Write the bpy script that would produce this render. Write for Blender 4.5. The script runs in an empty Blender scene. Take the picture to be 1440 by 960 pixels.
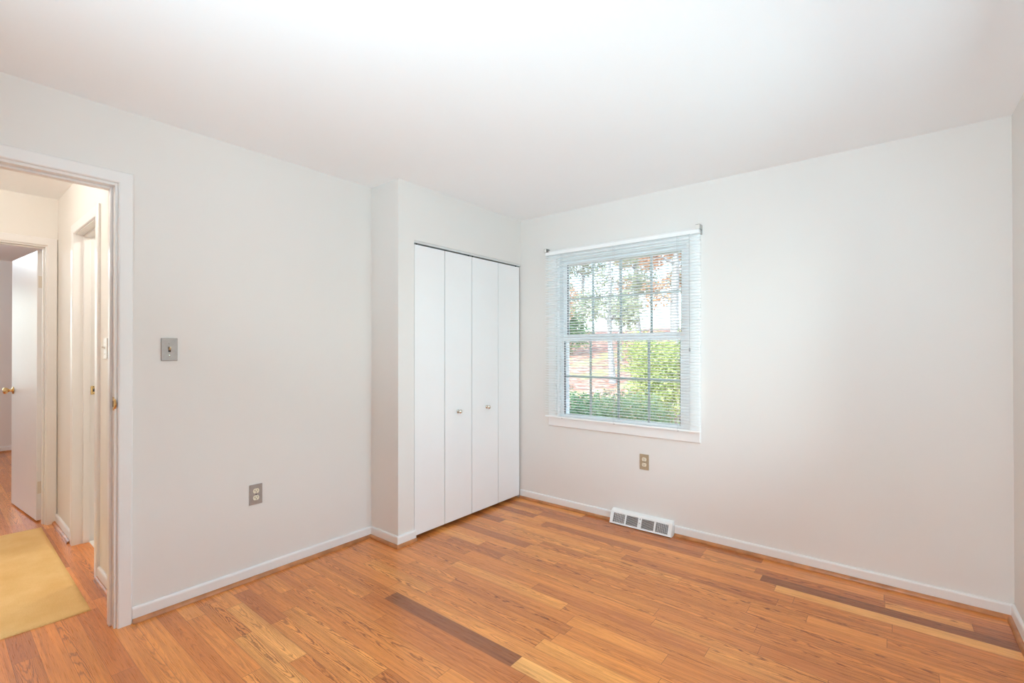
import bpy, bmesh, math, random
from mathutils import Vector, Matrix

random.seed(7)
S = bpy.context.scene
COL = S.collection
PI = math.pi

# ------------------------------------------------------------------ camera
YAW, PITCH, ROLL = 0.67424, 0.00485, -0.0006
F_PX, CY, CAM_H = 660.0, 488.14, 1.3042
fw = Vector((-math.sin(YAW) * math.cos(PITCH), math.cos(YAW) * math.cos(PITCH), math.sin(PITCH)))
rt = Vector((math.cos(YAW), math.sin(YAW), 0))
up = rt.cross(fw)
rt2 = rt * math.cos(ROLL) + up * math.sin(ROLL)
up2 = up * math.cos(ROLL) - rt * math.sin(ROLL)
cd = bpy.data.cameras.new('camera')
cam = bpy.data.objects.new('camera', cd)
COL.objects.link(cam)
cam.matrix_world = Matrix(((rt2.x, up2.x, -fw.x, 0), (rt2.y, up2.y, -fw.y, 0), (rt2.z, up2.z, -fw.z, CAM_H), (0, 0, 0, 1)))
cd.sensor_width = 36
cd.lens = F_PX / 1440 * 36
cd.shift_y = (CY - 480) / 1440
cd.clip_start = 0.02
cd.clip_end = 300
S.camera = cam

# ------------------------------------------------------------------ view, world, sun, large lights
vs = S.view_settings
vs.view_transform = 'Standard'
vs.look = 'None'
vs.gamma = 1
vs.use_curve_mapping = False
vs.exposure = 0.0
try:
    S.cycles.max_bounces = 16
    S.cycles.diffuse_bounces = 10
    S.cycles.glossy_bounces = 6
    S.cycles.transparent_max_bounces = 24
    S.cycles.transmission_bounces = 8
    S.cycles.sample_clamp_indirect = 6
    S.cycles.caustics_reflective = False
    S.cycles.caustics_refractive = False
except Exception:
    pass

W = bpy.data.worlds.new('sky')
S.world = W
W.use_nodes = True
wn = W.node_tree
bg = wn.nodes['Background']
sky = wn.nodes.new('ShaderNodeTexSky')
sky.sky_type = 'NISHITA'
sky.sun_disc = False
sky.sun_elevation = math.radians(38)
sky.sun_rotation = math.radians(180)
sky.air_density = 1.0
sky.dust_density = 2.5
hs = wn.nodes.new('ShaderNodeHueSaturation')
hs.inputs['Saturation'].default_value = 0.8
wn.links.new(sky.outputs[0], hs.inputs['Color'])
wn.links.new(hs.outputs[0], bg.inputs[0])
bg.inputs[1].default_value = 1.15

sun_d = bpy.data.lights.new('sun', 'SUN')
sun_d.energy = 2.6
sun_d.angle = 0.01
sun_d.color = (1.0, 0.95, 0.86)
sun = bpy.data.objects.new('sun', sun_d)
COL.objects.link(sun)
sun.rotation_euler = Vector((0.0, 0.80, -0.60)).to_track_quat('-Z', 'Y').to_euler()


def window_light(name, loc, direction, sx, sy, power, color):
    """daylight arriving through a window that stands outside the picture"""
    d = bpy.data.lights.new(name, 'AREA')
    d.shape = 'RECTANGLE'
    d.size, d.size_y = sx, sy
    d.energy = power
    d.color = color
    o = bpy.data.objects.new(name, d)
    COL.objects.link(o)
    o.location = loc
    o.rotation_euler = Vector(direction).to_track_quat('-Z', 'Z').to_euler()
    return o


window_light('daylight_right_window', (0.68, 2.0, 1.45), (-1, 0, -0.4), 1.2, 1.2, 30, (0.63, 0.89, 1.0))
window_light('daylight_far_window', (-9.05, -0.6, 1.45), (1, 0, 0), 1.4, 1.3, 14, (0.86, 0.94, 1.0))

# ------------------------------------------------------------------ dimensions
XL, XC, YS, YW, XR, H, YB = -2.828, -2.53, 1.958, 3.293, 0.477, 2.44, -1.35
HX0, HX1, HY0, HY1 = -2.948, -4.90, -0.47, 0.628   # hall
FX0, FX1 = -5.02, -8.80                             # far room
HALLH = 2.44


# ------------------------------------------------------------------ helpers
def link(name, me, m, parent=None):
    o = bpy.data.objects.new(name, me)
    COL.objects.link(o)
    if m is not None and not me.materials:
        me.materials.append(m)
    if parent is not None:
        o.parent = parent
        o.matrix_parent_inverse = Matrix.Identity(4)
    return o


def obj(name, bm, m, parent=None, smooth=False):
    me = bpy.data.meshes.new(name)
    bmesh.ops.recalc_face_normals(bm, faces=bm.faces[:])
    if parent is not None:
        bm.transform(Matrix.Translation(-world_loc(parent)))
    bm.to_mesh(me)
    bm.free()
    if smooth:
        for p in me.polygons:
            p.use_smooth = True
    return link(name, me, m, parent)


def world_loc(o):
    v = Vector(o.location)
    while o.parent is not None:
        o = o.parent
        v = v + Vector(o.location)
    return v


def thing(name, label, cat, loc, group=None, kind=None):
    o = bpy.data.objects.new(name, None)
    o.empty_display_size = 0.05
    COL.objects.link(o)
    o.location = loc
    tag(o, label, cat, group, kind)
    return o


def tag(o, label=None, cat=None, group=None, kind=None):
    if label: o['label'] = label
    if cat: o['category'] = cat
    if group: o['group'] = group
    if kind: o['kind'] = kind
    return o


def box(bm, x0, x1, y0, y1, z0, z1, bev=0.0, seg=2):
    t = bmesh.new()
    bmesh.ops.create_cube(t, size=1)
    sx, sy, sz = abs(x1 - x0), abs(y1 - y0), abs(z1 - z0)
    for v in t.verts:
        v.co = Vector(((x0 + x1) / 2 + v.co.x * sx, (y0 + y1) / 2 + v.co.y * sy, (z0 + z1) / 2 + v.co.z * sz))
    if bev > 0:
        bmesh.ops.bevel(t, geom=t.edges[:], offset=min(bev, min(sx, sy, sz) * 0.45), segments=seg, affect='EDGES', profile=0.6)
    merge(bm, t)
    return bm


def merge(bm, t):
    me = bpy.data.meshes.new('tmp')
    t.to_mesh(me)
    t.free()
    bm.from_mesh(me)
    bpy.data.meshes.remove(me)


def prism(bm, prof, A, B, ax_u, ax_v):
    """profile [(u,v)] swept straight from A to B"""
    A, B, U, V = Vector(A), Vector(B), Vector(ax_u), Vector(ax_v)
    a = [bm.verts.new(A + U * p[0] + V * p[1]) for p in prof]
    b = [bm.verts.new(B + U * p[0] + V * p[1]) for p in prof]
    n = len(prof)
    for i in range(n):
        bm.faces.new((a[i], a[(i + 1) % n], b[(i + 1) % n], b[i]))
    bm.faces.new(a)
    bm.faces.new(b[::-1])


def lathe(bm, prof, origin, axis, n=20):
    """profile [(distance along the axis, radius)]"""
    axis = Vector(axis).normalized()
    q = axis.to_track_quat('Z', 'Y')
    rings = []
    for d, r in prof:
        rings.append([bm.verts.new(Vector(origin) + q @ Vector((r * math.cos(2 * PI * k / n), r * math.sin(2 * PI * k / n), d))) for k in range(n)])
    for i in range(len(rings) - 1):
        for k in range(n):
            bm.faces.new((rings[i][k], rings[i][(k + 1) % n], rings[i + 1][(k + 1) % n], rings[i + 1][k]))
    bm.faces.new(rings[0][::-1])
    bm.faces.new(rings[-1])


def tube(bm, pts, r, n=6):
    pts = [Vector(p) for p in pts]
    rings = []
    for i, p in enumerate(pts):
        d = (pts[min(i + 1, len(pts) - 1)] - pts[max(i - 1, 0)]).normalized()
        q = d.to_track_quat('Z', 'Y')
        rr = r[i] if isinstance(r, (list, tuple)) else r
        rings.append([bm.verts.new(p + q @ Vector((rr * math.cos(2 * PI * k / n), rr * math.sin(2 * PI * k / n), 0))) for k in range(n)])
    for i in range(len(rings) - 1):
        for k in range(n):
            bm.faces.new((rings[i][k], rings[i][(k + 1) % n], rings[i + 1][(k + 1) % n], rings[i + 1][k]))
    bm.faces.new(rings[0][::-1])
    bm.faces.new(rings[-1])


# ------------------------------------------------------------------ materials
def mat(name, color, rough=0.5, metal=0.0, noise=0.0, nscale=40.0, bump=0.0, bscale=200.0, spec=0.5):
    m = bpy.data.materials.new(name)
    m.use_nodes = True
    nt = m.node_tree
    b = nt.nodes['Principled BSDF']
    b.inputs['Roughness'].default_value = rough
    b.inputs['Metallic'].default_value = metal
    b.inputs['Specular IOR Level'].default_value = spec
    tc = nt.nodes.new('ShaderNodeTexCoord')
    c = (*color, 1)
    if noise > 0:
        n = nt.nodes.new('ShaderNodeTexNoise')
        n.inputs['Scale'].default_value = nscale
        n.inputs['Detail'].default_value = 4
        nt.links.new(tc.outputs['Object'], n.inputs['Vector'])
        r = nt.nodes.new('ShaderNodeValToRGB')
        r.color_ramp.elements[0].color = (*[x * (1 - noise) for x in color], 1)
        r.color_ramp.elements[1].color = (*[min(1, x * (1 + noise)) for x in color], 1)
        r.color_ramp.elements[0].position = 0.3
        r.color_ramp.elements[1].position = 0.7
        nt.links.new(n.outputs['Fac'], r.inputs[0])
        nt.links.new(r.outputs[0], b.inputs['Base Color'])
    else:
        b.inputs['Base Color'].default_value = c
    if bump > 0:
        n2 = nt.nodes.new('ShaderNodeTexNoise')
        n2.inputs['Scale'].default_value = bscale
        n2.inputs['Detail'].default_value = 3
        nt.links.new(tc.outputs['Object'], n2.inputs['Vector'])
        bp = nt.nodes.new('ShaderNodeBump')
        bp.inputs['Strength'].default_value = bump
        bp.inputs['Distance'].default_value = 0.001
        nt.links.new(n2.outputs['Fac'], bp.inputs['Height'])
        nt.links.new(bp.outputs[0], b.inputs['Normal'])
    return m


M_WALL = mat('wall_paint', (0.785, 0.763, 0.735), 0.75, noise=0.008, nscale=1.5, bump=0.12, bscale=350)
M_CEIL = mat('ceiling_paint', (0.905, 0.925, 0.94), 0.85, noise=0.006, nscale=1.5, bump=0.1, bscale=300)
M_TRIM = mat('trim_paint', (0.84, 0.83, 0.82), 0.35, noise=0.01, nscale=6, bump=0.05, bscale=90)
M_DOOR = mat('closet_door_paint', (0.87, 0.875, 0.88), 0.42, noise=0.008, nscale=4, bump=0.06, bscale=120)
M_HALL = mat('hall_wall_paint', (0.82, 0.80, 0.76), 0.75, noise=0.008, nscale=2, bump=0.1, bscale=350)
M_VINYL = mat('white_vinyl', (0.91, 0.92, 0.92), 0.3)
M_SLAT = mat('blind_slat_enamel', (0.94, 0.95, 0.95), 0.35)
M_CORD = mat('blind_cord', (0.55, 0.56, 0.56), 0.7)
M_TASSEL = mat('cord_tassel_plastic', (0.35, 0.36, 0.36), 0.4)
M_CLEAR = mat('bracket_plastic', (0.42, 0.40, 0.38), 0.3)
M_DARK = mat('dark_gap', (0.015, 0.014, 0.013), 0.7)
M_GASKET = mat('black_gasket', (0.02, 0.022, 0.025), 0.6)
M_BRASS = mat('polished_brass', (0.80, 0.58, 0.28), 0.22, 1.0)
M_NICKEL = mat('pale_brushed_nickel', (0.72, 0.69, 0.62), 0.2, 1.0)
M_STEEL = mat('brushed_steel_plate', (0.37, 0.32, 0.29), 0.42, 0.15, noise=0.06, nscale=60)
M_BRONZE = mat('tan_metal_plate', (0.46, 0.36, 0.24), 0.42, 0.2, noise=0.05, nscale=60)
M_IVORY = mat('ivory_plastic', (0.80, 0.74, 0.60), 0.35)
M_TOGGLE = mat('tan_toggle_plastic', (0.62, 0.48, 0.28), 0.35)
M_WPLAST = mat('white_plastic', (0.82, 0.80, 0.76), 0.35)
M_SLOT = mat('outlet_slots', (0.03, 0.025, 0.02), 0.6)
M_REG = mat('white_register_enamel', (0.88, 0.88, 0.87), 0.32)
M_TRACK = mat('track_metal', (0.70, 0.72, 0.71), 0.35, 0.3)
M_HINGE = mat('painted_hinge', (0.75, 0.70, 0.62), 0.4)
M_SHOE = mat('shoe_moulding_wood', (0.46, 0.185, 0.065), 0.32, noise=0.3, nscale=14)


def glass_mat():
    m = bpy.data.materials.new('window_glass')
    m.use_nodes = True
    nt = m.node_tree
    nt.nodes.remove(nt.nodes['Principled BSDF'])
    out = nt.nodes['Material Output']
    t = nt.nodes.new('ShaderNodeBsdfTransparent')
    t.inputs[0].default_value = (0.93, 0.97, 0.96, 1)
    g = nt.nodes.new('ShaderNodeBsdfGlossy')
    g.inputs['Roughness'].default_value = 0.02
    fr = nt.nodes.new('ShaderNodeFresnel')
    fr.inputs[0].default_value = 1.35
    mx = nt.nodes.new('ShaderNodeMixShader')
    nt.links.new(fr.outputs[0], mx.inputs[0])
    nt.links.new(t.outputs[0], mx.inputs[1])
    nt.links.new(g.outputs[0], mx.inputs[2])
    nt.links.new(mx.outputs[0], out.inputs[0])
    return m


M_GLASS = glass_mat()


class NT:
    """small node-graph writer"""
    def __init__(self, m):
        self.nt = m.node_tree

    def n(self, t, **kw):
        x = self.nt.nodes.new(t)
        for k, v in kw.items():
            setattr(x, k, v)
        return x

    def put(self, sock, v):
        if isinstance(v, bpy.types.NodeSocket):
            self.nt.links.new(v, sock)
        else:
            sock.default_value = v

    def m(self, op, a, b=0.0, c=0.0):
        x = self.n('ShaderNodeMath', operation=op)
        self.put(x.inputs[0], a)
        self.put(x.inputs[1], b)
        self.put(x.inputs[2], c)
        return x.outputs[0]

    def vec(self, x, y, z):
        v = self.n('ShaderNodeCombineXYZ')
        self.put(v.inputs[0], x)
        self.put(v.inputs[1], y)
        self.put(v.inputs[2], z)
        return v.outputs[0]

    def noise(self, v, scale, detail=3.0, rough=0.5):
        x = self.n('ShaderNodeTexNoise')
        self.put(x.inputs['Vector'], v)
        x.inputs['Scale'].default_value = scale
        x.inputs['Detail'].default_value = detail
        x.inputs['Roughness'].default_value = rough
        return x.outputs['Fac']

    def ramp(self, f, stops):
        x = self.n('ShaderNodeValToRGB')
        cr = x.color_ramp
        while len(cr.elements) < len(stops):
            cr.elements.new(0.5)
        for e, (p, c) in zip(cr.elements, stops):
            e.position = p
            e.color = (*c, 1) if len(c) == 3 else c
        self.put(x.inputs[0], f)
        return x.outputs[0]

    def mix(self, f, a, b, mode='MIX'):
        x = self.n('ShaderNodeMix', data_type='RGBA', blend_type=mode)
        self.put(x.inputs[0], f)
        self.put(x.inputs[6], a)
        self.put(x.inputs[7], b)
        return x.outputs[2]


def floor_mat():
    m = bpy.data.materials.new('red_oak_strip_floor')
    m.use_nodes = True
    g = NT(m)
    b = m.node_tree.nodes['Principled BSDF']
    uv = g.n('ShaderNodeUVMap', uv_map='plank')
    s = g.n('ShaderNodeSeparateXYZ')
    g.put(s.inputs[0], uv.outputs[0])
    u, v = s.outputs[0], s.outputs[1]          # u metres along the board, v 0..1 across it
    at = g.n('ShaderNodeAttribute', attribute_name='board', attribute_type='GEOMETRY')
    a = g.n('ShaderNodeSeparateColor')
    g.put(a.inputs[0], at.outputs['Color'])
    tone, seed, kind = a.outputs[0], a.outputs[1], a.outputs[2]
    su = g.m('ADD', u, g.m('MULTIPLY', seed, 173.0))
    sv = g.m('ADD', g.m('MULTIPLY', v, 0.08), g.m('MULTIPLY', seed, 57.0))
    # where the board was cut from the log: the centre line of the rings
    off = g.m('MULTIPLY', g.m('SUBTRACT', g.m('FRACT', g.m('MULTIPLY', seed, 91.7)), 0.5), 0.07)
    cv = g.m('ADD', g.m('MULTIPLY', g.m('SUBTRACT', v, 0.5), 0.08), off)
    wob = g.noise(g.vec(g.m('MULTIPLY', su, 1.6), g.m('MULTIPLY', sv, 14.0), 0.0), 1.0, 2.0)
    jag = g.noise(g.vec(g.m('MULTIPLY', su, 22.0), g.m('MULTIPLY', sv, 85.0), 3.0), 1.0, 2.0, 0.6)
    ring = g.m('ADD', g.m('MULTIPLY', u, 9.0), g.m('MULTIPLY', g.m('MULTIPLY', cv, cv), 5200.0))
    ring = g.m('ADD', ring, g.m('MULTIPLY', wob, 9.0))
    ring = g.m('ADD', ring, g.m('MULTIPLY', jag, 1.5))
    ln = g.m('SINE', g.m('MULTIPLY', ring, 5.2))
    ln = g.m('POWER', g.m('MULTIPLY', g.m('ADD', ln, 1.0), 0.5), 3.0)
    fine = g.noise(g.vec(g.m('MULTIPLY', su, 9.0), g.m('MULTIPLY', sv, 520.0), 1.0), 1.0, 3.0, 0.65)
    streak = g.noise(g.vec(g.m('MULTIPLY', su, 1.6), g.m('MULTIPLY', sv, 70.0), 7.0), 1.0, 3.0, 0.55)
    cloud = g.noise(g.vec(g.m('MULTIPLY', su, 2.5), g.m('MULTIPLY', sv, 16.0), 9.0), 1.0, 2.0)
    base = g.ramp(tone, [(0.0, (0.27, 0.082, 0.025)), (0.3, (0.59, 0.186, 0.043)), (0.55, (0.75, 0.262, 0.058)),
                         (0.8, (0.86, 0.355, 0.090)), (1.0, (0.92, 0.47, 0.150))])
    fleck = g.m('MULTIPLY', g.m('SUBTRACT', fine, 0.5), 0.8)
    stk = g.m('MULTIPLY', g.m('SUBTRACT', streak, 0.5), 0.85)
    cl = g.m('MULTIPLY', g.m('SUBTRACT', cloud, 0.5), 0.45)
    val = g.m('ADD', g.m('ADD', 1.0, fleck), g.m('ADD', stk, cl))
    val = g.m('SUBTRACT', val, g.m('MULTIPLY', g.m('MULTIPLY', ln, kind), 0.62))
    # worn joints between boards
    ev = g.m('MINIMUM', v, g.m('SUBTRACT', 1.0, v))
    edge = g.m('LESS_THAN', ev, 0.012)
    val = g.m('MULTIPLY', val, g.m('SUBTRACT', 1.0, g.m('MULTIPLY', edge, 0.40)))
    vv = g.n('ShaderNodeCombineColor')
    for k in range(3):
        g.put(vv.inputs[k], g.m('POWER', g.m('MAXIMUM', val, 0.05), (0.85, 1.1, 1.3)[k]))
    colr = g.mix(1.0, base, vv.outputs[0], 'MULTIPLY')
    g.put(b.inputs['Base Color'], colr)
    g.put(b.inputs['Roughness'], g.m('ADD', 0.22, g.m('MULTIPLY', fine, 0.14)))
    b.inputs['Specular IOR Level'].default_value = 0.4
    b.inputs['Coat Weight'].default_value = 0.4
    b.inputs['Coat Roughness'].default_value = 0.17
    bp = g.n('ShaderNodeBump')
    bp.inputs['Strength'].default_value = 0.25
    bp.inputs['Distance'].default_value = 0.0008
    g.put(bp.inputs['Height'], g.m('SUBTRACT', g.m('ADD', fine, g.m('MULTIPLY', cloud, 1.5)), g.m('MULTIPLY', edge, 1.5)))
    g.put(b.inputs['Normal'], bp.outputs[0])
    return m


M_FLOOR = floor_mat()


def rug_mat():
    m = bpy.data.materials.new('yellow_woven_rug')
    m.use_nodes = True
    g = NT(m)
    b = m.node_tree.nodes['Principled BSDF']
    tc = g.n('ShaderNodeTexCoord')
    mp = g.n('ShaderNodeMapping')
    mp.inputs['Rotation'].default_value = (0, 0, math.radians(45))
    g.put(mp.inputs[0], tc.outputs['Object'])
    vo = g.n('ShaderNodeTexVoronoi')
    vo.inputs['Scale'].default_value = 75
    vo.inputs['Randomness'].default_value = 0.15
    g.put(vo.inputs['Vector'], mp.outputs[0])
    n = g.noise(tc.outputs['Object'], 6.0, 4.0)
    n2 = g.noise(tc.outputs['Object'], 150.0, 2.0)
    c = g.ramp(n, [(0.3, (0.80, 0.50, 0.19)), (0.7, (0.90, 0.62, 0.28))])
    c = g.mix(g.m('MULTIPLY', vo.outputs['Distance'], 0.45), c, (0.60, 0.33, 0.10, 1))
    c = g.mix(g.m('MULTIPLY', n2, 0.2), c, (0.95, 0.72, 0.38, 1))
    g.put(b.inputs['Base Color'], c)
    b.inputs['Roughness'].default_value = 0.95
    b.inputs['Specular IOR Level'].default_value = 0.15
    bp = g.n('ShaderNodeBump')
    bp.inputs['Strength'].default_value = 0.8
    bp.inputs['Distance'].default_value = 0.004
    g.put(bp.inputs['Height'], g.m('SUBTRACT', 1.0, vo.outputs['Distance']))
    g.put(b.inputs['Normal'], bp.outputs[0])
    return m


def leaf_mat(name, c0, c1, trans=0.35):
    m = bpy.data.materials.new(name)
    m.use_nodes = True
    g = NT(m)
    b = m.node_tree.nodes['Principled BSDF']
    tc = g.n('ShaderNodeTexCoord')
    n = g.noise(tc.outputs['Object'], 9.0, 5.0, 0.7)
    c = g.ramp(n, [(0.35, c0), (0.65, c1)])
    g.put(b.inputs['Base Color'], c)
    b.inputs['Roughness'].default_value = 0.5
    t = g.n('ShaderNodeBsdfTranslucent')
    g.put(t.inputs[0], c)
    mx = g.n('ShaderNodeMixShader')
    mx.inputs[0].default_value = trans
    g.put(mx.inputs[1], b.outputs[0])
    g.put(mx.inputs[2], t.outputs[0])
    g.nt.links.new(mx.outputs[0], g.nt.nodes['Material Output'].inputs[0])
    return m


M_RUG = rug_mat()
M_BARK = mat('grey_bark', (0.26, 0.26, 0.29), 0.9, noise=0.35, nscale=12, bump=0.6, bscale=30)
M_TWIG = mat('brown_twig', (0.20, 0.15, 0.11), 0.9, noise=0.3, nscale=20)
M_LIME = leaf_mat('lime_leaves', (0.20, 0.29, 0.09), (0.68, 0.68, 0.30))
M_HOLLY = leaf_mat('deep_green_leaves', (0.06, 0.17, 0.07), (0.26, 0.42, 0.20), 0.2)
M_SAGE = leaf_mat('sage_leaves', (0.18, 0.28, 0.16), (0.50, 0.56, 0.30))
M_RUST = leaf_mat('rust_leaves', (0.42, 0.20, 0.11), (0.74, 0.46, 0.32))
M_OLIVE = leaf_mat('olive_leaves', (0.18, 0.24, 0.17), (0.50, 0.50, 0.38))


def litter_mat():
    m = bpy.data.materials.new('leaf_litter_slope')
    m.use_nodes = True
    g = NT(m)
    b = m.node_tree.nodes['Principled BSDF']
    tc = g.n('ShaderNodeTexCoord')
    vo = g.n('ShaderNodeTexVoronoi')
    vo.inputs['Scale'].default_value = 9
    g.put(vo.inputs['Vector'], tc.outputs['Object'])
    n = g.noise(tc.outputs['Object'], 0.6, 5.0, 0.6)
    s = g.n('ShaderNodeSeparateColor')
    g.put(s.inputs[0], vo.outputs['Color'])
    c = g.ramp(s.outputs[0], [(0.0, (0.16, 0.07, 0.05)), (0.4, (0.34, 0.15, 0.12)), (0.75, (0.48, 0.24, 0.20)), (1.0, (0.62, 0.42, 0.34))])
    c = g.mix(g.ramp(n, [(0.52, (0, 0, 0)), (0.62, (0.8, 0.8, 0.8))]), c, (0.34, 0.38, 0.16, 1))
    g.put(b.inputs['Base Color'], c)
    b.inputs['Roughness'].default_value = 0.95
    return m


M_LITTER = litter_mat()


# ------------------------------------------------------------------ floor: one mesh, one face per board
def build_floor():
    w = 0.08
    y_ref = 1.510
    holes = []
    verts, faces, uvs, cols = [], [], [], []
    rnd = random.Random(23)
    special = {  # row index -> [(x from, x to, tone, grain)]
        0: [(-2.064, -1.217, 0.03, 0.12)],
        18: [(-0.566, 0.62, 0.06, 0.8)],
        17: [(-0.483, 0.62, 0.92, 0.15)],
        15: [(-1.30, -0.448, 0.32, 0.9)],
        -8: [(-2.30, -1.55, 0.86, 0.9)],
        -6: [(-2.72, -2.29, 0.30, 0.5)],
        -5: [(-2.35, -1.6, 0.72, 1.0)],
        -7: [(-2.60, -1.95, 0.88, 0.6)],
        5: [(-2.05, -1.2, 0.45, 0.3)],
        9: [(-1.9, -0.9, 0.60, 0.9)],
        13: [(-1.5, -0.55, 0.55, 0.9)],
    }
    k0 = int((-1.7 - y_ref) / w) - 1
    k1 = int((3.45 - y_ref) / w) + 1
    for k in range(k0, k1):
        ya, yb = y_ref + k * w, y_ref + (k + 1) * w
        xa, xb = -9.0, 0.75
        cuts = []
        x = xa - rnd.random() * 0.8
        sp = sorted(special.get(k, []))
        while x < xb:
            L = rnd.choice([0.35, 0.5, 0.65, 0.8, 0.95, 1.1, 1.3]) * rnd.uniform(0.85, 1.15)
            nx = x + L
            done = False
            for (s0, s1, t, gk) in sp:
                if x < s0 < nx + 0.15:
                    cuts.append((x, s0, None, None))
                    cuts.append((s0, s1, t, gk))
                    x = s1
                    done = True
                    break
            if done:
                continue
            cuts.append((x, nx, None, None))
            x = nx
        for (p, q, t, gk) in cuts:
            p2, q2 = max(p, xa), min(q, xb)
            if q2 - p2 < 0.01:
                continue
            if t is None:
                t = min(1, max(0, rnd.gauss(0.52, 0.14)))
                if rnd.random() < 0.06:
                    t = rnd.uniform(0.05, 0.25)
                gk = rnd.choice([0.15, 0.3, 0.5, 0.8, 1.0])
            sd = rnd.random()
            i = len(verts)
            e = 0.0006
            verts += [(p2 + e, ya, 0), (q2 - e, ya, 0), (q2 - e, yb, 0), (p2 + e, yb, 0)]
            faces.append((i, i + 1, i + 2, i + 3))
            fl = rnd.random() < 0.5
            u0, u1 = (p2 - p, q2 - p)
            if fl:
                u0, u1 = u1, u0
            uvs += [(u0, 0), (u1, 0), (u1, 1), (u0, 1)]
            cols += [(t, sd, gk, 1)] * 4
    # the dark subfloor under the joints
    nb = len(faces)
    i = len(verts)
    verts += [(-9.0, -1.9, -0.003), (0.75, -1.9, -0.003), (0.75, 3.5, -0.003), (-9.0, 3.5, -0.003)]
    faces.append((i, i + 1, i + 2, i + 3))
    uvs += [(0, 0.005)] * 4
    cols += [(0.0, 0.5, 1.0, 1)] * 4
    i = len(verts)
    verts += [(x, y, -0.15) for (x, y) in ((-9.0, -1.9), (0.75, -1.9), (0.75, 3.5), (-9.0, 3.5))]
    j = i - 4
    faces.append((i + 3, i + 2, i + 1, i))
    for a in range(4):
        b_ = (a + 1) % 4
        faces.append((j + a, i + a, i + b_, j + b_))
    uvs += [(0, 0.005)] * 20
    cols += [(0.0, 0.5, 1.0, 1)] * 20
    me = bpy.data.meshes.new('floor')
    me.from_pydata(verts, [], faces)
    me.uv_layers.new(name='plank')
    me.color_attributes.new('board', 'FLOAT_COLOR', 'CORNER')
    ul = me.uv_layers['plank']
    ca = me.color_attributes['board']
    for n_, (a, c) in enumerate(zip(uvs, cols)):
        ul.data[n_].uv = a
        ca.data[n_].color = c
    me.update()
    o = link('floor', me, M_FLOOR)
    tag(o, 'honey and red-brown oak strip floor running through bedroom and hall', 'floor', kind='structure')


build_floor()


def struct(name, boxes, m, label, cat, bev=0.0):
    bm = bmesh.new()
    for b_ in boxes:
        box(bm, *b_, bev=bev)
    o = obj(name, bm, m)
    return tag(o, label, cat, kind='structure')


# ------------------------------------------------------------------ walls
DY0, DY1, DZ = -0.215, 0.556, 2.076     # bedroom doorway in the left wall
struct('ceiling', [(-9.0, 0.65, -1.9, 3.46, H, H + 0.15)], M_CEIL, 'smooth off-white ceiling over the room', 'ceiling')
struct('wall_left', [(HX0, XL, YB - 0.12, DY0 - 0.02, 0, H), (HX0, XL, DY1 + 0.02, YS + 0.1, 0, H), (HX0, XL, DY0 - 0.02, DY1 + 0.02, DZ + 0.02, H)],
       M_WALL, 'pale greige bedroom wall with the doorway', 'wall')
struct('wall_closet', [(XL, XC, YS, YS + 0.10, 0, H), (XC - 0.10, XC, YS + 0.10, 2.093, 0, H), (XC - 0.10, XC, 2.093, YW, 2.056, H),
                       (-3.30, -3.20, YS, YW, 0, H), (-3.20, XL, YS + 0.10, YS + 0.16, 0, H)],
       M_WALL, 'projecting closet wall and the header above its doors', 'wall')
WX0, WX1, WZ0, WZ1 = -2.152, -1.062, 0.735, 2.06       # window opening
YO = YW + 0.16
struct('wall_window', [(-9.0, WX0, YW, YO, -0.6, H + 0.15), (WX1, 0.65, YW, YO, -0.6, H + 0.15), (WX0, WX1, YW, YO, -0.6, WZ0), (WX0, WX1, YW, YO, WZ1, H + 0.15)],
       M_WALL, 'pale greige wall with the window', 'wall')
RY0, RY1, RZ0, RZ1 = 1.35, 2.65, 0.80, 2.10            # second window, beside the camera, out of the picture
struct('wall_right', [(XR, XR + 0.16, YB - 0.12, RY0, 0, H), (XR, XR + 0.16, RY1, YW, 0, H), (XR, XR + 0.16, RY0, RY1, 0, RZ0), (XR, XR + 0.16, RY0, RY1, RZ1, H)],
       M_WALL, 'pale greige wall at the right edge', 'wall')
struct('wall_rear', [(HX0, XR + 0.16, YB - 0.12, YB, 0, H)],
       M_WALL, 'greige wall behind the viewer', 'wall')
# hall
SX0, SX1, SZ = -4.24, -3.575, 2.076      # side doorway in the right-hand hall wall
struct('wall_hall_right', [(HX1, SX0 - 0.02, HY1, HY1 + 0.115, 0, H), (SX1 + 0.02, HX0, HY1, HY1 + 0.115, 0, H), (SX0 - 0.02, SX1 + 0.02, HY1, HY1 + 0.115, SZ + 0.02, H)],
       M_HALL, 'cream hall wall on the right with a side doorway', 'wall')
struct('wall_hall_left', [(HX1, HX0, HY0 - 0.12, HY0, 0, H)], M_HALL, 'cream hall wall on the left', 'wall')
EY0, EY1, EZ = -0.22, 0.560, 2.070       # doorway at the end of the hall
struct('wall_hall_end', [(FX0, HX1, HY0 - 0.12, EY0 - 0.02, 0, H), (FX0, HX1, EY1 + 0.02, HY1 + 0.12, 0, H), (FX0, HX1, EY0 - 0.02, EY1 + 0.02, EZ + 0.02, H)],
       M_HALL, 'cream wall around the doorway at the end of the hall', 'wall')
struct('wall_far_room', [(FX1 - 0.12, FX1, -1.4, 1.9, 0, H) if False else (FX1 - 0.12, FX1, 0.1, 1.9, 0, H), (FX1 - 0.12, FX1, -1.6, -1.3, 0, H), (FX1 - 0.12, FX1, -1.3, 0.1, 0, 0.8), (FX1 - 0.12, FX1, -1.3, 0.1, 2.1, H),
                         (FX1, FX0, -1.72, -1.6, 0, H), (FX1, FX0, 1.9, 2.02, 0, H), (FX0, HX1, HY1 + 0.12, 2.02, 0, H), (FX0, HX1, -1.72, HY0 - 0.12, 0, H)],
       M_WALL, 'grey-beige walls of the far room past the hall', 'wall')
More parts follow.
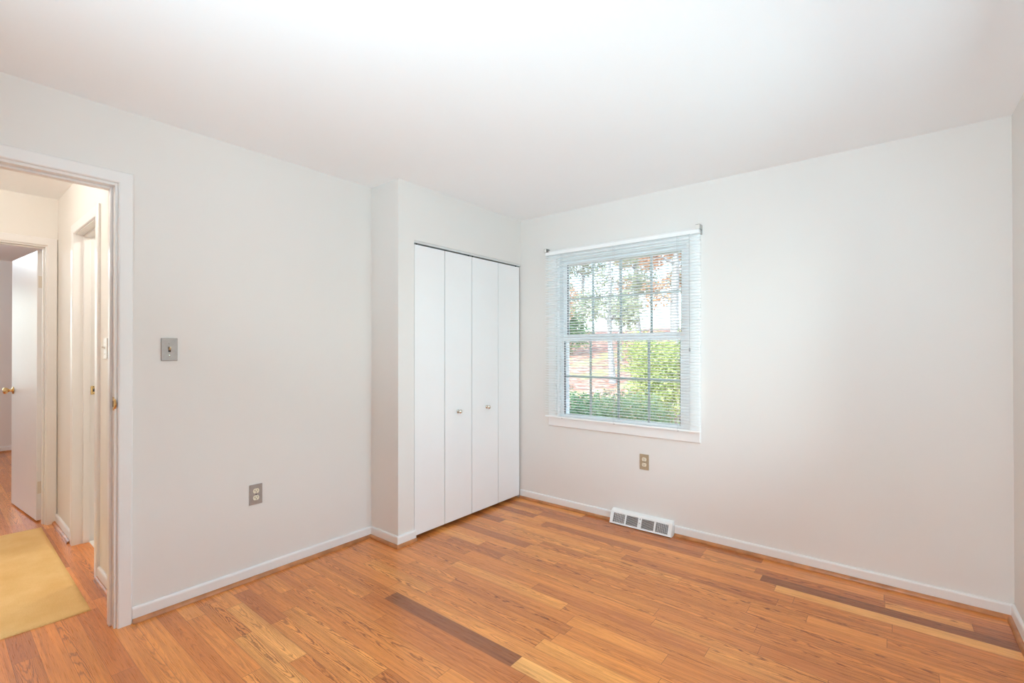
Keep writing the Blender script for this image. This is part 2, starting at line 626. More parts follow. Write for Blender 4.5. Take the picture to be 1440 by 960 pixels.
struct('wall_side_room', [(-4.9, -3.3, 1.85, 1.95, 0, H)], M_HALL, 'pale wall of the side room', 'wall')

struct('floor_side_room', [(-4.86, -3.0, 0.70, 1.84, 0.0005, 0.005)], M_TRIM, 'white floor of the side room beyond the side doorway', 'floor')

# ------------------------------------------------------------------ baseboards with shoe moulding
BP = [(0, 0), (0.013, 0), (0.013, 0.062), (0.0118, 0.067), (0.009, 0.0705), (0.005, 0.072), (0, 0.072)]
QP = [(0.013, 0)] + [(0.013 + 0.017 * math.cos(t * PI / 2 / 6), 0.020 * math.sin(t * PI / 2 / 6)) for t in range(7)]


def baseboard(name, runs, label, shoe=True, m=None):
    """runs: (A, B, normal into the room); ends are simply butted"""
    bm, bq = bmesh.new(), bmesh.new()
    for (A, B, nrm) in runs:
        prism(bm, BP, (*A, 0), (*B, 0), (*nrm, 0), (0, 0, 1))
        prism(bq, QP, (*A, 0), (*B, 0), (*nrm, 0), (0, 0, 1))
    o = obj(name, bm, m or M_TRIM)
    tag(o, label, 'baseboard', kind='structure')
    if shoe:
        obj('shoe_moulding', bq, M_SHOE, o)['label'] = 'orange-brown wooden quarter-round strip'
    else:
        bq.free()
    return o


e = 0.030
CX = 0.6225   # outer edge of the doorway casing
baseboard('baseboard_left', [((XL, CX), (XL, YS), (1, 0)), ((XL, YB), (XL, DY0 - 0.08), (1, 0))], 'white baseboard along the left wall')
def mitred(bm, prof):
    path = [((XL, YS), (0, -1)), ((XC, YS), (1, -1)), ((XC, 2.100), (1, 0))]
    rg_ = [[bm.verts.new((p[0] + m_[0] * d, p[1] + m_[1] * d, z)) for d, z in prof] for p, m_ in path]
    for i in range(2):
        for k in range(len(prof)):
            k2 = (k + 1) % len(prof)
            bm.faces.new((rg_[i][k], rg_[i][k2], rg_[i + 1][k2], rg_[i + 1][k]))
    bm.faces.new(rg_[0])
    bm.faces.new(rg_[2][::-1])


bm = bmesh.new(); mitred(bm, BP)
bc = obj('baseboard_closet', bm, M_TRIM)
tag(bc, 'white baseboard wrapping the closet corner', 'baseboard', kind='structure')
bm = bmesh.new(); mitred(bm, QP)
obj('shoe_moulding', bm, M_SHOE, bc)['label'] = 'orange-brown wooden quarter-round strip'
baseboard('baseboard_window', [((XC - 0.0, YW), (-1.645, YW), (0, -1)), ((-1.165, YW), (XR, YW), (0, -1))], 'white baseboard under the window')
baseboard('baseboard_right', [((XR, YB), (XR, YW), (-1, 0))], 'white baseboard along the right wall')
baseboard('baseboard_rear', [((XL, YB), (XR, YB), (0, 1))], 'white baseboard behind the viewer')
baseboard('baseboard_hall', [((HX0, HY1), (-3.51, HY1), (0, -1)), ((-4.305, HY1), (HX1, HY1), (0, -1))], 'white baseboard along the right hall wall')
baseboard('baseboard_far_room', [((FX1, -1.6), (FX1, 1.9), (1, 0))], 'white baseboard in the far room')


# ------------------------------------------------------------------ door frames
def casing_prof(w, t):
    return [(0, 0), (0, t * 0.75), (0.004, t * 0.95), (0.008, t), (w - 0.006, t), (w - 0.0015, t - 0.003), (w, t - 0.006), (w, 0)]


def frame_x(bm, xw, side, y0, y1, z1, w, t):
    """casing on a wall face x = xw; side = +1 or -1 is the way it stands out; y0,y1,z1 = inner edges"""
    pr = casing_prof(w, t)
    n = len(pr)
    # right leg, head, left leg with mitred corners
    path = [((y1, 0), (1, 0)), ((y1, z1), (1, 1)), ((y0, z1), (-1, 1)), ((y0, 0), (-1, 0))]
    rings = []
    for (p, d) in path:
        rings.append([bm.verts.new((xw + side * q[1], p[0] + d[0] * q[0], p[1] + d[1] * q[0])) for q in pr])
    for i in range(3):
        for k in range(n):
            bm.faces.new((rings[i][k], rings[i][(k + 1) % n], rings[i + 1][(k + 1) % n], rings[i + 1][k]))
    bm.faces.new(rings[0])
    bm.faces.new(rings[-1][::-1])


def frame_y(bm, yw, side, x0, x1, z1, w, t):
    pr = casing_prof(w, t)
    n = len(pr)
    path = [((x1, 0), (1, 0)), ((x1, z1), (1, 1)), ((x0, z1), (-1, 1)), ((x0, 0), (-1, 0))]
    rings = []
    for (p, d) in path:
        rings.append([bm.verts.new((p[0] + d[0] * q[0], yw + side * q[1], p[1] + d[1] * q[0])) for q in pr])
    for i in range(3):
        for k in range(n):
            bm.faces.new((rings[i][k], rings[i][(k + 1) % n], rings[i + 1][(k + 1) % n], rings[i + 1][k]))
    bm.faces.new(rings[0])
    bm.faces.new(rings[-1][::-1])


# bedroom doorway
bm = bmesh.new()
frame_x(bm, XL, 1, DY0 - 0.010, DY1 + 0.010, DZ + 0.012, 0.056, 0.016)
t1 = obj('trim_1', bm, M_TRIM)
tag(t1, 'white casing around the bedroom doorway at the left edge', 'door frame', kind='structure')
bm = bmesh.new()
box(bm, HX0, XL, DY1, DY1 + 0.02, 0, DZ + 0.02)
box(bm, HX0, XL, DY0 - 0.02, DY0, 0, DZ + 0.02)
box(bm, HX0, XL, DY0, DY1, DZ, DZ + 0.02)
obj('jamb', bm, M_TRIM, t1)
bm = bmesh.new()
sx0, sx1 = -2.905, -2.868
box(bm, sx0, sx1, DY1 - 0.011, DY1, 0, DZ, 0.003)
box(bm, sx0, sx1, DY0, DY0 + 0.011, 0, DZ, 0.003)
box(bm, sx0, sx1, DY0 + 0.011, DY1 - 0.011, DZ - 0.011, DZ, 0.003)
obj('door_stop', bm, M_TRIM, t1)
bm = bmesh.new()                     # curved-lip strike plate
n = 14
za, zb = 1.018, 1.082
for (xa, xb, yy) in ((-2.862, -2.832, DY1 - 0.0015),):
    box(bm, xa, xb, yy, DY1 + 0.0005, za, zb, 0.0008)
lip = []
for i in range(n + 1):
    t = i / n
    z = za + 0.004 + (zb - za - 0.008) * t
    lip.append((z, 0.017 * math.sin(PI * t)))
for i in range(n):
    (z0, d0), (z1_, d1) = lip[i], lip[i + 1]
    q = [(-2.834, DY1 - 0.002), (-2.818, DY1 - 0.004), (-2.812, DY1 + 0.001)]
    vs_ = []
    for (z, d) in ((z0, d0), (z1_, d1)):
        vs_.append([bm.verts.new((-2.834 + d * s, DY1 - 0.002 - 0.004 * math.sin(PI * s * 0.6) + 0.006 * s * s, z)) for s in (0, 0.35, 0.7, 1.0, 1.25)])
    for k in range(4):
        if d0 + d1 > 0:
            try:
                bm.faces.new((vs_[0][k], vs_[0][k + 1], vs_[1][k + 1], vs_[1][k]))
            except ValueError:
                pass
bmesh.ops.remove_doubles(bm, verts=bm.verts[:], dist=1e-5)
sp = obj('strike_plate', bm, M_BRASS, t1, smooth=False)
sp['label'] = 'brass strike plate with curved lip'
bm = bmesh.new()
box(bm, -2.852, -2.842, DY1 - 0.0022, DY1, 1.036, 1.064)
obj('latch_hole', bm, M_DARK, sp)

# side doorway in the hall
bm = bmesh.new()
frame_y(bm, HY1, -1, SX0, SX1, SZ + 0.006, 0.060, 0.016)
t2 = obj('trim_2', bm, M_TRIM)
tag(t2, 'cream-lit white casing of the side doorway in the hall', 'door frame', kind='structure')
bm = bmesh.new()
box(bm, SX0 - 0.02, SX0, HY1, HY1 + 0.115, 0, SZ + 0.02)
box(bm, SX1, SX1 + 0.02, HY1, HY1 + 0.115, 0, SZ + 0.02)
box(bm, SX0, SX1, HY1, HY1 + 0.115, SZ, SZ + 0.02)
obj('jamb', bm, M_TRIM, t2)
bm = bmesh.new()
for (xa, xb) in ((SX0, SX0 + 0.011), (SX1 - 0.011, SX1)):
    box(bm, xa, xb, HY1 + 0.040, HY1 + 0.075, 0, SZ, 0.003)
box(bm, SX0 + 0.011, SX1 - 0.011, HY1 + 0.040, HY1 + 0.075, SZ - 0.011, SZ, 0.003)
obj('door_stop', bm, M_TRIM, t2)
bm = bmesh.new()
box(bm, SX0 - 0.001, SX0 + 0.0016, HY1 + 0.079, HY1 + 0.107, 1.00, 1.057, 0.0007)
s2 = obj('strike_plate', bm, M_BRASS, t2)
s2['label'] = 'small brass strike plate'
bm = bmesh.new()
box(bm, SX0, SX0 + 0.0022, HY1 + 0.089, HY1 + 0.099, 1.018, 1.040)
for z in (1.006, 1.051):
    lathe(bm, [(0, 0.003), (0.0024, 0.0025)], (SX0, HY1 + 0.093, z), (1, 0, 0), 8)
obj('latch_hole', bm, M_SLOT, s2)

# doorway at the end of the hall
bm = bmesh.new()
frame_x(bm, HX1, 1, EY0 - 0.008, EY1 + 0.008, EZ + 0.010, 0.056, 0.016)
t3 = obj('trim_3', bm, M_TRIM)
tag(t3, 'cream-lit white casing of the doorway at the hall end', 'door frame', kind='structure')
bm = bmesh.new()
box(bm, FX0, HX1, EY1, EY1 + 0.02, 0, EZ + 0.02)
box(bm, FX0, HX1, EY0 - 0.02, EY0, 0, EZ + 0.02)
box(bm, FX0, HX1, EY0, EY1, EZ, EZ + 0.02)
obj('jamb', bm, M_TRIM, t3)
bm = bmesh.new()
box(bm, -4.965, -4.935, EY1 - 0.011, EY1, 0, EZ, 0.003)
box(bm, -4.965, -4.935, EY0, EY0 + 0.011, 0, EZ, 0.003)
box(bm, -4.965, -4.935, EY0 + 0.011, EY1 - 0.011, EZ - 0.011, EZ, 0.003)
obj('door_stop', bm, M_TRIM, t3)

# the open far door, hinged on the right jamb and swung into the far room
d1 = thing('door_1', 'open white slab door in the far room at the hall end', 'door', (-5.035, 0.548, 0), kind='structure')
d1.rotation_euler = (0, 0, math.radians(5.2))
bm = bmesh.new()
box(bm, -0.765, 0.0, -0.0175, 0.0175, 0.012, 2.058, 0.002)
dl = bpy.data.meshes.new('leaf')
bmesh.ops.recalc_face_normals(bm, faces=bm.faces[:])
bm.to_mesh(dl); bm.free()
leaf = link('leaf', dl, M_DOOR, d1)


def local_obj(name, bm, m, parent, smooth=False):
    me = bpy.data.meshes.new(name)
    bmesh.ops.recalc_face_normals(bm, faces=bm.faces[:])
    bm.to_mesh(me); bm.free()
    if smooth:
        for p in me.polygons: p.use_smooth = True
    return link(name, me, m, parent)


KNOB = [(0.0, 0.030), (0.004, 0.031), (0.007, 0.026), (0.010, 0.012), (0.022, 0.010), (0.028, 0.014), (0.038, 0.024), (0.050, 0.027), (0.058, 0.024), (0.062, 0.014)]
bm = bmesh.new(); lathe(bm, KNOB, (-0.705, -0.0175, 0.965), (0, -1, 0), 24)
k = local_obj('knob', bm, M_BRASS, d1, True); k['label'] = 'polished brass door knob'
bm = bmesh.new(); lathe(bm, KNOB, (-0.705, 0.0175, 0.965), (0, 1, 0), 24)
k = local_obj('knob', bm, M_BRASS, d1, True); k['label'] = 'polished brass door knob'
for z in (0.26, 1.82):
    bm = bmesh.new()
    for j in range(5):
        lathe(bm, [(0, 0.0065), (0.0165, 0.0065)], (0.010, 0.018, z - 0.045 + j * 0.018), (0, 0, 1), 12)
    box(bm, 0.0, 0.003, -0.012, 0.018, z - 0.045, z + 0.045)
    local_obj('hinge', bm, M_HINGE, d1)

# ------------------------------------------------------------------ closet bifold doors
ZD0, ZD1 = 0.027, 2.029


def bifold(name, label, spans, knob_panel, knob_y, knob_z):
    t = thing(name, label, 'closet door', (XC - 0.02, (spans[0][0] + spans[-1][1]) / 2, ZD0), kind='structure')
    for (ya, yb) in spans:
        bm = bmesh.new()
        box(bm, XC - 0.036, XC - 0.004, ya, yb, ZD0, ZD1, 0.0018)
        obj('panel', bm, M_DOOR, t)
    bm = bmesh.new()
    lathe(bm, [(0, 0.014), (0.003, 0.0145), (0.005, 0.010), (0.009, 0.0065), (0.014, 0.007), (0.019, 0.012), (0.025, 0.0155), (0.031, 0.014), (0.035, 0.007)], (XC - 0.004, knob_y, knob_z), (1, 0, 0), 24)
    k = obj('knob', bm, M_NICKEL, t, True)
    k['label'] = 'small round metal knob'
    bm = bmesh.new()
    for z in (0.25, 1.02, 1.80):
        yy = spans[0][1] + 0.001
        box(bm, XC - 0.040, XC - 0.036, yy - 0.03, yy + 0.03, z - 0.03, z + 0.03)
    obj('hinge', bm, M_TRACK, t)
    bm = bmesh.new()
    piv = spans[0][0] + 0.03 if knob_panel == 1 else spans[-1][1] - 0.03
    gui = spans[-1][1] - 0.02 if knob_panel == 1 else spans[0][0] + 0.02
    for y in (piv, gui):
        lathe(bm, [(0, 0.006), (0.012, 0.006)], (XC - 0.020, y, ZD1), (0, 0, 1), 10)
    obj('pivot_pin', bm, M_SLOT, t)
    return t


bifold('door_2', 'left white bifold pair of the closet', [(2.099, 2.379), (2.385, 2.667)], 1, 2.520, 0.838)
bifold('door_3', 'right white bifold pair of the closet, beside the window wall', [(2.673, 2.983), (2.988, 3.273)], 0, 2.843, 0.842)
bm = bmesh.new()
box(bm, XC - 0.034, XC - 0.004, 2.094, YW - 0.001, 2.040, 2.056, 0.001)
tr = obj('trim_4', bm, M_TRACK)
tag(tr, 'pale metal top track above the closet doors', 'door track', kind='structure')

# ------------------------------------------------------------------ window
GX0, GX1 = -2.100, -1.140
win = thing('window_1', 'white double-hung window with grilles behind the blind', 'window', (-1.607, YW, 0.67), kind='structure')
bm = bmesh.new()   # picture-frame casing
pr = casing_prof(0.074, 0.018)
cx0, cx1, cz0, cz1 = WX0, WX1, WZ0 + 0.006, WZ1
path = [((cx0, cz0), (-1, -1)), ((cx1, cz0), (1, -1)), ((cx1, cz1), (1, 1)), ((cx0, cz1), (-1, 1))]
rings = [[bm.verts.new((p[0] + d[0] * q[0], YW - q[1], p[1] + d[1] * q[0])) for q in pr] for (p, d) in path]
for i in range(4):
    for k in range(len(pr)):
        j = (i + 1) % 4
        bm.faces.new((rings[i][k], rings[i][(k + 1) % len(pr)], rings[j][(k + 1) % len(pr)], rings[j][k]))
obj('casing', bm, M_TRIM, win)
bm = bmesh.new()   # vinyl master frame
box(bm, WX0, WX0 + 0.024, YW + 0.004, YO, WZ0, WZ1, 0.002)
box(bm, WX1 - 0.024, WX1, YW + 0.004, YO, WZ0, WZ1, 0.002)
box(bm, WX0 + 0.024, WX1 - 0.024, YW + 0.004, YO, WZ1 - 0.024, WZ1, 0.002)
box(bm, WX0 + 0.024, WX1 - 0.024, YW + 0.004, YO + 0.02, WZ0, WZ0 + 0.014, 0.002)
obj('frame', bm, M_VINYL, win)


def sash(name, y0, y1, x0, x1, z0, z1, gx0, gx1, gz0, gz1, vx, hz):
    bm = bmesh.new()
    box(bm, x0, gx0, y0, y1, z0, z1, 0.003)
    box(bm, gx1, x1, y0, y1, z0, z1, 0.003)
    box(bm, gx0, gx1, y0, y1, z0, gz0, 0.003)
    box(bm, gx0, gx1, y0, y1, gz1, z1, 0.003)
    s = obj(name, bm, M_VINYL, win)
    ym = (y0 + y1) / 2
    bm = bmesh.new()
    box(bm, gx0, gx1, ym - 0.008, ym - 0.006, gz0, gz1)
    box(bm, gx0, gx1, ym + 0.006, ym + 0.008, gz0, gz1)
    obj('glass', bm, M_GLASS, s)
    bm = bmesh.new()
    for x in vx:
        box(bm, x - 0.0095, x + 0.0095, ym - 0.004, ym + 0.004, gz0, gz1, 0.0015)
    cuts = [gx0] + [c for x in vx for c in (x - 0.0095, x + 0.0095)] + [gx1]
    for i in range(0, len(cuts), 2):
        box(bm, cuts[i], cuts[i + 1], ym - 0.004, ym + 0.004, hz - 0.0095, hz + 0.0095, 0.0015)
    obj('grille', bm, M_VINYL, s)
    bm = bmesh.new()
    g = 0.0022
    for (a, b_, c, d) in ((gx0, gx0 + g, gz0, gz1), (gx1 - g, gx1, gz0, gz1)):
        box(bm, a, b_, y0 - 0.0005, ym - 0.006, c, d)
    obj('gasket', bm, M_GASKET, s)
    return s


sash('lower_sash', YW + 0.034, YW + 0.070, WX0 + 0.020, WX1 - 0.020, WZ0 + 0.010, 1.400, GX0, GX1, 0.768, 1.371, (-1.862, -1.620, -1.376), 1.084)
sash('upper_sash', YW + 0.074, YW + 0.110, WX0 + 0.020, WX1 - 0.020, 1.385, WZ1 - 0.020, GX0 + 0.006, GX1 - 0.004, 1.430, 2.010, (-1.862, -1.618, -1.372), 1.724)
bm = bmesh.new()
box(bm, -1.64, -1.58, YW + 0.020, YW + 0.034, 1.386, 1.398, 0.003)
lathe(bm, [(0, 0.010), (0.008, 0.008)], (-1.61, YW + 0.045, 1.400), (0, 0, 1), 14)
obj('sash_lock', bm, M_VINYL, win)

# the two windows outside the picture that light the room, plain frames with glass
for (nm, lab, ax, a0, a1, z0, z1, p) in (('window_2', 'window in the right wall beside the viewer', 'x', RY0, RY1, RZ0, RZ1, XR), ('window_3', 'window of the far room', 'x', -1.3, 0.1, 0.8, 2.1, FX1 - 0.12)):
    bm = bmesh.new(); bg_ = bmesh.new()
    f = 0.04
    for (u0, u1, v0, v1) in ((a0, a0 + f, z0, z1), (a1 - f, a1, z0, z1), (a0 + f, a1 - f, z0, z0 + f), (a0 + f, a1 - f, z1 - f, z1), (a0 + f, a1 - f, (z0 + z1) / 2 - 0.02, (z0 + z1) / 2 + 0.02)):
        if ax == 'x': box(bm, p + 0.03, p + 0.09, u0, u1, v0, v1, 0.003)
        else: box(bm, u0, u1, p + 0.03, p + 0.09, v0, v1, 0.003)
    if ax == 'x': box(bg_, p + 0.058, p + 0.062, a0 + f, a1 - f, z0 + f, z1 - f)
    else: box(bg_, a0 + f, a1 - f, p + 0.058, p + 0.062, z0 + f, z1 - f)
    o = obj(nm, bm, M_VINYL)
    tag(o, lab, 'window', kind='structure')
    obj('glass', bg_, M_GLASS, o)

# ------------------------------------------------------------------ mini blind
BX0, BX1 = -2.240, -0.981
BY = YW - 0.035
bl = thing('mini_blind', 'white horizontal slat mini blind with open slats over the window', 'window blind', (-1.61, BY, 0.745))
bm = bmesh.new()
box(bm, BX0 + 0.004, BX1 - 0.002, BY - 0.013, BY + 0.013, 2.088, 2.114, 0.002)
obj('headrail', bm, M_SLAT, bl)
bm = bmesh.new()
PITCH_S = 0.0205
z = 2.078
while z > 0.770:
    pr_ = []
    wd = 0.0125
    for i in range(5):
        t = -1 + 2 * i / 4
        pr_.append((t * wd, 0.0030 * (1 - t * t) - t * 0.0018))
    prof = [(a, b_ + 0.0004) for a, b_ in pr_] + [(a, b_ - 0.0004) for a, b_ in pr_[::-1]]
    jx = random.uniform(-0.0008, 0.0008)
    prism(bm, prof, (BX0 + jx, BY, z), (BX1 + jx, BY, z + random.uniform(-0.0004, 0.0004)), (0, 1, 0), (0, 0, 1))
    z -= PITCH_S
obj('slats', bm, M_SLAT, bl)
bm = bmesh.new()
box(bm, BX0, BX1, BY - 0.0125, BY + 0.0125, 0.744, 0.756, 0.002)
br = obj('bottom_rail', bm, M_SLAT, bl)
LX = (-2.080, -1.616, -1.133)
for x in LX:
    bm = bmesh.new()
    box(bm, x - 0.005, x + 0.005, BY - 0.006, BY + 0.006, 0.7395, 0.744, 0.001)
    obj('cord_button', bm, M_TASSEL, br)
for x in LX:
    bm = bmesh.new()
    for yy in (BY - 0.0135, BY + 0.0135):
        tube(bm, [(x, yy, 2.09), (x, yy, 0.75)], 0.0007, 5)
    for i in range(64):
        zz = 2.078 - i * PITCH_S - 0.0016
        tube(bm, [(x, BY - 0.0135, zz), (x, BY + 0.0135, zz)], 0.0005, 4)
    obj('ladder_cord', bm, M_CORD, bl)
bm = bmesh.new()
tube(bm, [(-1.046, BY - 0.016, 2.09), (-1.046, BY - 0.017, 1.7), (-1.047, BY - 0.017, 1.31)], 0.0011, 6)
tube(bm, [(-1.050, BY - 0.016, 2.09), (-1.050, BY - 0.017, 1.7), (-1.047, BY - 0.017, 1.31)], 0.0011, 6)
lc = obj('lift_cord', bm, M_CORD, bl)
bm = bmesh.new()
lathe(bm, [(0, 0.0025), (0.006, 0.004), (0.022, 0.0055), (0.026, 0.003)], (-1.047, BY - 0.017, 1.316), (0, 0, -1), 12)
obj('tassel', bm, M_TASSEL, lc)
for (xa, xb) in ((BX0 - 0.006, BX0 + 0.018), (BX1 - 0.026, BX1 + 0.004)):
    bm = bmesh.new()
    za_, zb_ = 2.104, 2.146
    ya_, yb_ = BY - 0.018, YW
    t = 0.0018
    box(bm, xa, xb, ya_, yb_, zb_ - t, zb_)
    box(bm, xa, xb, ya_, yb_, za_, za_ + t) if False else box(bm, xa, xb, BY + 0.013, yb_, za_ - 0.02, za_ - 0.018)
    box(bm, xa, xb, YW - 0.002, YW, za_ - 0.02, zb_)
    xs = xa if xa < -1.6 else xb - t
    box(bm, xs, xs + t, ya_, yb_, 2.116, zb_ - t)
    bk = obj('mounting_bracket', bm, M_CLEAR, bl)
    bk['label'] = 'grey box bracket at the top corner'
    bm = bmesh.new()
    box(bm, xa + t, xb - t, ya_ + 0.001, ya_ + 0.003, 2.117, zb_ - t - 0.001)
    obj('bracket_cover', bm, M_WPLAST, bk)


# ------------------------------------------------------------------ switch and outlets
def wall_frame(c, nrm):
    """returns a function that maps (across, out, up) about c on a wall with normal nrm into a box call"""
    n_ = Vector((*nrm, 0))
    a = Vector((0, 0, 1)).cross(n_)
    def bx(bm, u0, u1, o0, o1, z0, z1, bev=0.0):
        p = Vector(c) + a * u0 + n_ * o0
        q = Vector(c) + a * u1 + n_ * o1
        box(bm, min(p.x, q.x), max(p.x, q.x), min(p.y, q.y), max(p.y, q.y), c[2] + z0, c[2] + z1, bev)
    def pt(u, o, z):
        return Vector(c) + a * u + n_ * o + Vector((0, 0, z))
    return bx, pt, n_


def plate(bx, bm, w=0.070, h=0.114, t=0.006):
    bx(bm, -w / 2, w / 2, 0, t, -h / 2, h / 2, 0.0035)


def switch(name, label, c, nrm, m_plate, m_tog):
    t = thing(name, label, 'light switch', c)
    bx, pt, n_ = wall_frame(c, nrm)
    bm = bmesh.new(); plate(bx, bm)
    obj('wall_plate', bm, m_plate, t)
    bm = bmesh.new()
    bx(bm, -0.0055, 0.0055, 0.0055, 0.0066, -0.013, 0.013)
    fr_ = obj('toggle_slot', bm, M_SLOT if m_plate is M_STEEL else M_WPLAST, t)
    bm = bmesh.new()
    A, B = pt(0, 0.004, 0.001), pt(0, 0.021, 0.010)
    d = (B - A)
    upv = Vector((0, 0, 1))
    ax = n_.cross(upv)
    a_ = [bm.verts.new(A + ax * sx_ * 0.0042 + upv * sz_ * 0.006) for sx_, sz_ in ((-1, -1), (1, -1), (1, 1), (-1, 1))]
    b__ = [bm.verts.new(B + ax * sx_ * 0.0034 + upv * sz_ * 0.0038) for sx_, sz_ in ((-1, -1), (1, -1), (1, 1), (-1, 1))]
    for i in range(4):
        bm.faces.new((a_[i], a_[(i + 1) % 4], b__[(i + 1) % 4], b__[i]))
    bm.faces.new(a_); bm.faces.new(b__[::-1])
    obj('toggle', bm, m_tog, t)
    for zz in (-0.030, 0.030):
        bm = bmesh.new()
        lathe(bm, [(0, 0.0035), (0.0012, 0.0033), (0.0018, 0.0015)], pt(0, 0.0058, zz), n_, 12)
        obj('screw', bm, m_plate if zz > 0 else M_NICKEL, t)
    return t


def outlet(name, label, c, nrm, m_plate, m_face):
    t = thing(name, label, 'power outlet', c)
    bx, pt, n_ = wall_frame(c, nrm)
    bm = bmesh.new(); plate(bx, bm, t=0.005)
    obj('wall_plate', bm, m_plate, t)
    for zz in (-0.0195, 0.0195):
        bm = bmesh.new()
        # round receptacle face with flattened top and bottom
        prof = []
        for i in range(24):
            a = 2 * PI * i / 24
            prof.append((0.0172 * math.cos(a), max(-0.0135, min(0.0135, 0.0172 * math.sin(a)))))
        a_ = [bm.verts.new(pt(u, 0.0045, zz + v_)) for u, v_ in prof]
        b__ = [bm.verts.new(pt(u * 0.97, 0.0070, zz + v_ * 0.97)) for u, v_ in prof]
        for i in range(24):
            bm.faces.new((a_[i], a_[(i + 1) % 24], b__[(i + 1) % 24], b__[i]))
        bm.faces.new(b__); bm.faces.new(a_[::-1])
        f_ = obj('receptacle', bm, m_face, t)
        bm = bmesh.new()
        bx(bm, -0.0075, -0.0050, 0.0068, 0.0073, zz - 0.001, zz + 0.008)
        bx(bm, 0.0050, 0.0075, 0.0068, 0.0073, zz, zz + 0.0075)
        lathe(bm, [(0, 0.0027), (0.0005, 0.0027)], pt(0, 0.0068, zz - 0.0065), n_, 10)
        obj('slots', bm, M_SLOT, f_)
    bm = bmesh.new()
    lathe(bm, [(0, 0.0033), (0.001, 0.0031), (0.0016, 0.0014)], pt(0, 0.0048, 0), n_, 12)
    obj('screw', bm, M_SLOT, t)
    return t


switch('light_switch', 'brushed metal toggle switch plate on the greige bedroom wall beside the doorway', (XL, 0.7695, 1.306), (1, 0), M_STEEL, M_TOGGLE)
switch('light_switch', 'white toggle switch on the cream hall wall seen through the doorway', (-3.375, HY1, 1.311), (0, -1), M_WPLAST, M_WPLAST)
outlet('power_outlet', 'metal duplex outlet low on the left wall near the doorway', (XL, 1.1865, 0.478), (1, 0), M_STEEL, M_IVORY)
outlet('power_outlet', 'tan duplex outlet on the wall under the window, above the floor register', (-1.391, YW, 0.481), (0, -1), M_BRONZE, M_IVORY)

# ------------------------------------------------------------------ baseboard register
RX0, RX1 = -1.638, -1.172
rg = thing('baseboard_register', 'white metal baseboard air register with four louvred openings under the window', 'air vent', ((RX0 + RX1) / 2, YW, 0))
# side profile: (out from the wall, height)
F0, F1 = (0.072, 0.006), (0.036, 0.088)   # foot and head of the sloped face
fd = Vector((0, -(F1[0] - F0[0]), F1[1] - F0[1]))
flen = fd.length
fd.normalize()
fnrm = Vector((0, -fd.z, fd.y))
if fnrm.y > 0: fnrm = -fnrm
O = Vector((0, YW - F0[0], F0[1]))


def face_box(bm, x0, x1, s0, s1, d0, d1, bev=0.0):
    """box on the sloped face: x, s along the slope, d outwards"""
    t = bmesh.new()
    bmesh.ops.create_cube(t, size=1)
    for v in t.verts:
        x = (x0 + x1) / 2 + v.co.x * (x1 - x0)
        s = (s0 + s1) / 2 + v.co.y * (s1 - s0)
        d = (d0 + d1) / 2 + v.co.z * (d1 - d0)
        v.co = O + Vector((x, 0, 0)) + fd * s + fnrm * d
    if bev: bmesh.ops.bevel(t, geom=t.edges[:], offset=bev, segments=2, affect='EDGES')
    merge(bm, t)


bm = bmesh.new()
wx = [RX0 + 0.024, RX0 + 0.115, RX0 + 0.128, RX0 + 0.218, RX0 + 0.246, RX0 + 0.338, RX0 + 0.351, RX1 - 0.026]
s0, s1 = 0.012, flen - 0.012
th = 0.0018
face_box(bm, RX0, RX1, 0, s0, -th, 0)
face_box(bm, RX0, RX1, s1, flen, -th, 0)
for (a, b_) in ((RX0, wx[0]), (wx[1], wx[2]), (wx[3], wx[4]), (wx[5], wx[6]), (wx[7], RX1)):
    face_box(bm, a, b_, s0, s1, -th, 0)
# top, returning to the wall, and the two ends
top = [(F1[0], F1[1]), (0.028, F1[1] + 0.006), (0.0, F1[1] + 0.012)]
for i in range(2):
    (o0, z0), (o1, z1_) = top[i], top[i + 1]
    vsn = [bm.verts.new(p) for p in ((RX0, YW - o0, z0), (RX1, YW - o0, z0), (RX1, YW - o1, z1_), (RX0, YW - o1, z1_))]
    bm.faces.new(vsn)
for x in (RX0, RX1):
    for dx in (0,):
        pl = [(F0[0], F0[1])] + top + [(0, 0.0), (F0[0] - 0.004, 0.0)]
        a_ = [bm.verts.new((x, YW - o, z_)) for o, z_ in pl]
        bm.faces.new(a_)
obj('housing', bm, M_REG, rg)
bm = bmesh.new()
face_box(bm, RX0 + 0.01, RX1 - 0.01, 0.004, flen - 0.004, -0.020, -0.018)
obj('damper', bm, mat('damper_grey', (0.10, 0.10, 0.10), 0.5, 0.2), rg)
for i in range(0, 8, 2):
    bm = bmesh.new()
    nb = 8
    for j in range(nb):
        s_ = s0 + (j + 0.5) * (s1 - s0) / nb
        t = bmesh.new(); bmesh.ops.create_cube(t, size=1)
        for v in t.verts:
            v.co = O + Vector(((wx[i] + wx[i + 1]) / 2 + v.co.x * (wx[i + 1] - wx[i]), 0, 0)) + fd * (s_ + v.co.y * 0.0012 + v.co.z * 0.002) + fnrm * (-0.0045 + v.co.z * 0.006)
        merge(bm, t)
    if i in (0, 6):
        nv = 7
        for j in range(1, nv):
            xx = wx[i] + (wx[i + 1] - wx[i]) * j / nv
            face_box(bm, xx - 0.0007, xx + 0.0007, s0, s1, -0.010, -0.006)
    obj('louvre', bm, M_REG, rg)
bm = bmesh.new()
xm = (wx[3] + wx[4]) / 2
face_box(bm, xm - 0.002, xm + 0.002, flen * 0.45, flen - 0.014, 0, 0.0006)
obj('lever_slot', bm, M_SLOT, rg)
bm = bmesh.new()
face_box(bm, xm - 0.0028, xm + 0.0028, flen * 0.50, flen * 0.72, 0.0, 0.012, 0.001)
obj('damper_lever', bm, M_REG, rg)

